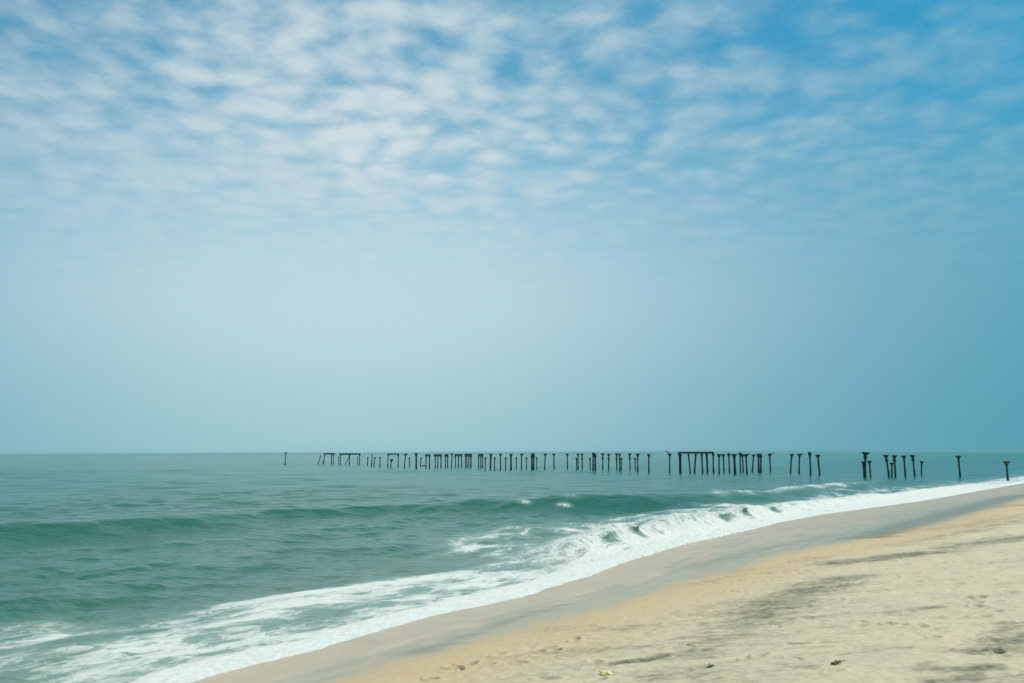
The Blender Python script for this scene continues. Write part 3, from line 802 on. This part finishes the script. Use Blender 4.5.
# ------------------------------------------------------------------ small things on the sand
mlit, k, out = material('yellow_plastic')
P = k.node('ShaderNodeTexCoord').outputs['Object']
c = k.mix(k.ramp(k.noise(P, 18, 3, 0.6), 0.35, 0.7), (0.78, 0.74, 0.26), (0.70, 0.66, 0.40))
k.l.new(bsdf(k, c, 0.5, 1.45, 0.4), out.inputs[0])
mpale, k, out = material('pale_shell')
P = k.node('ShaderNodeTexCoord').outputs['Object']
c = k.mix(k.ramp(k.noise(P, 30, 3, 0.6), 0.35, 0.7), (0.80, 0.74, 0.58), (0.62, 0.54, 0.40))
k.l.new(bsdf(k, c, 0.6, 1.45, 0.3), out.inputs[0])
mweed, k, out = material('dried_weed')
P = k.node('ShaderNodeTexCoord').outputs['Object']
c = k.mix(k.ramp(k.noise(P, 12, 3, 0.6), 0.35, 0.7), (0.17, 0.13, 0.08), (0.25, 0.19, 0.12))
k.l.new(bsdf(k, c, 0.9, 1.45, 0.2), out.inputs[0])


def crumpled(name, mat, lx, ly, h, seed, n=14):
    """a thin crumpled sheet with real thickness"""
    rs = np.random.RandomState(seed)
    bm = bmesh.new(); g0 = []
    for lay in (1, 0):
        rows = []
        for i in range(n + 1):
            row = []
            for j in range(n + 1):
                u, v = i / n * 2 - 1, j / n * 2 - 1
                ed = 1 - 0.22 * (math.sin(3 * u + seed) * 0.5 + math.sin(5 * v + 2 * seed) * 0.5)
                z = h * (0.45 + 0.35 * math.sin(4 * u + 2.2 * v + seed) + 0.25 * math.sin(7 * v - 3 * u)) * (1 - 0.5 * max(abs(u), abs(v)) ** 3)
                row.append(bm.verts.new((u * lx / 2 * ed, v * ly / 2 * ed, max(z, 0.002) + lay * 0.006)))
            rows.append(row)
        g0.append(rows)
        for i in range(n):
            for j in range(n):
                f = (rows[i][j], rows[i + 1][j], rows[i + 1][j + 1], rows[i][j + 1])
                bm.faces.new(f if lay else f[::-1])
    a, b = g0
    ring = [(i, 0) for i in range(n)] + [(n, j) for j in range(n)] + [(i, n) for i in range(n, 0, -1)] + [(0, j) for j in range(n, 0, -1)]
    for p, q_ in zip(ring, ring[1:] + ring[:1]):
        bm.faces.new((a[p[0]][p[1]], b[p[0]][p[1]], b[q_[0]][q_[1]], a[q_[0]][q_[1]]))
    return mesh_obj(name, bm, mat)


def weed_clump(lx, ly, seed, nst=26):
    rs = random.Random(seed); bm = bmesh.new()
    for i in range(nst):
        a = rs.uniform(-0.5, 0.5) + (math.pi if rs.random() < .5 else 0)
        x, y = rs.uniform(-lx, lx) * .35, rs.uniform(-ly, ly) * .35
        L = rs.uniform(.3, .6) * lx; z = rs.uniform(0.004, 0.04)
        p = Vector((x, y, z)); prev = p
        for sgm in range(3):
            a += rs.uniform(-.5, .5)
            nx = prev + Vector((math.cos(a) * L / 3, math.sin(a) * L / 3 * ly / lx * 1.6, rs.uniform(-.012, .016)))
            nx.z = max(nx.z, 0.004)
            lathe(bm, [(0, 0.007), (1, 0.0055)], prev, nx, 5, 0.1, rs)
            prev = nx
    return mesh_obj('dried_seaweed', bm, mweed)


def put(o, x, y, rz=0.0, dz=0.0):
    o.location = (x, y, beach_z(x, y) + dz); o.rotation_euler = (0, 0, rz)
    return o


tag(put(crumpled('plastic_wrapper', mlit, 0.15, 0.15, 0.055, 3), 1.29, 14.25, 0.3), 'crumpled pale yellow plastic wrapper lying on grey streaked sand', 'litter')
tag(put(crumpled('paper_scrap', mpale, 0.11, 0.06, 0.03, 9), 1.45, 14.30, 0.2), 'small pale brown scrap just beside the yellow wrapper', 'litter')
tag(put(crumpled('shell_fragment', mpale, 0.07, 0.10, 0.035, 5), 2.72, 14.07, 0.8), 'small whitish shell fragment alone on dry sand right of the yellow wrapper', 'shell')
tag(put(weed_clump(0.17, 0.07, 2, 14), 4.27, 13.55, 0.5, 0.01), 'dark wisp of dried weed on cream sand right of the small shell', 'seaweed')

# ------------------------------------------------------------------ sea haze
mhz = bpy.data.materials.new('sea_haze'); mhz.use_nodes = True
k = NT(mhz.node_tree); k.n.clear()
o_ = k.node('ShaderNodeOutputMaterial'); pv_ = k.node('ShaderNodeVolumePrincipled')
pv_.inputs['Color'].default_value = (0.43, 0.81, 0.83, 1); pv_.inputs['Density'].default_value = 0.00017
k.l.new(pv_.outputs[0], o_.inputs['Volume'])
bm = bmesh.new()
bmesh.ops.create_cube(bm, size=1.0)
for v in bm.verts:
    v.co = Vector((v.co.x * 31000, v.co.y * 31000, 1.0 + v.co.z * 10.4))
hz = mesh_obj('haze', bm, mhz, smooth=False)
tag(hz, 'thin pale sea haze over the water', 'haze', kind='stuff')
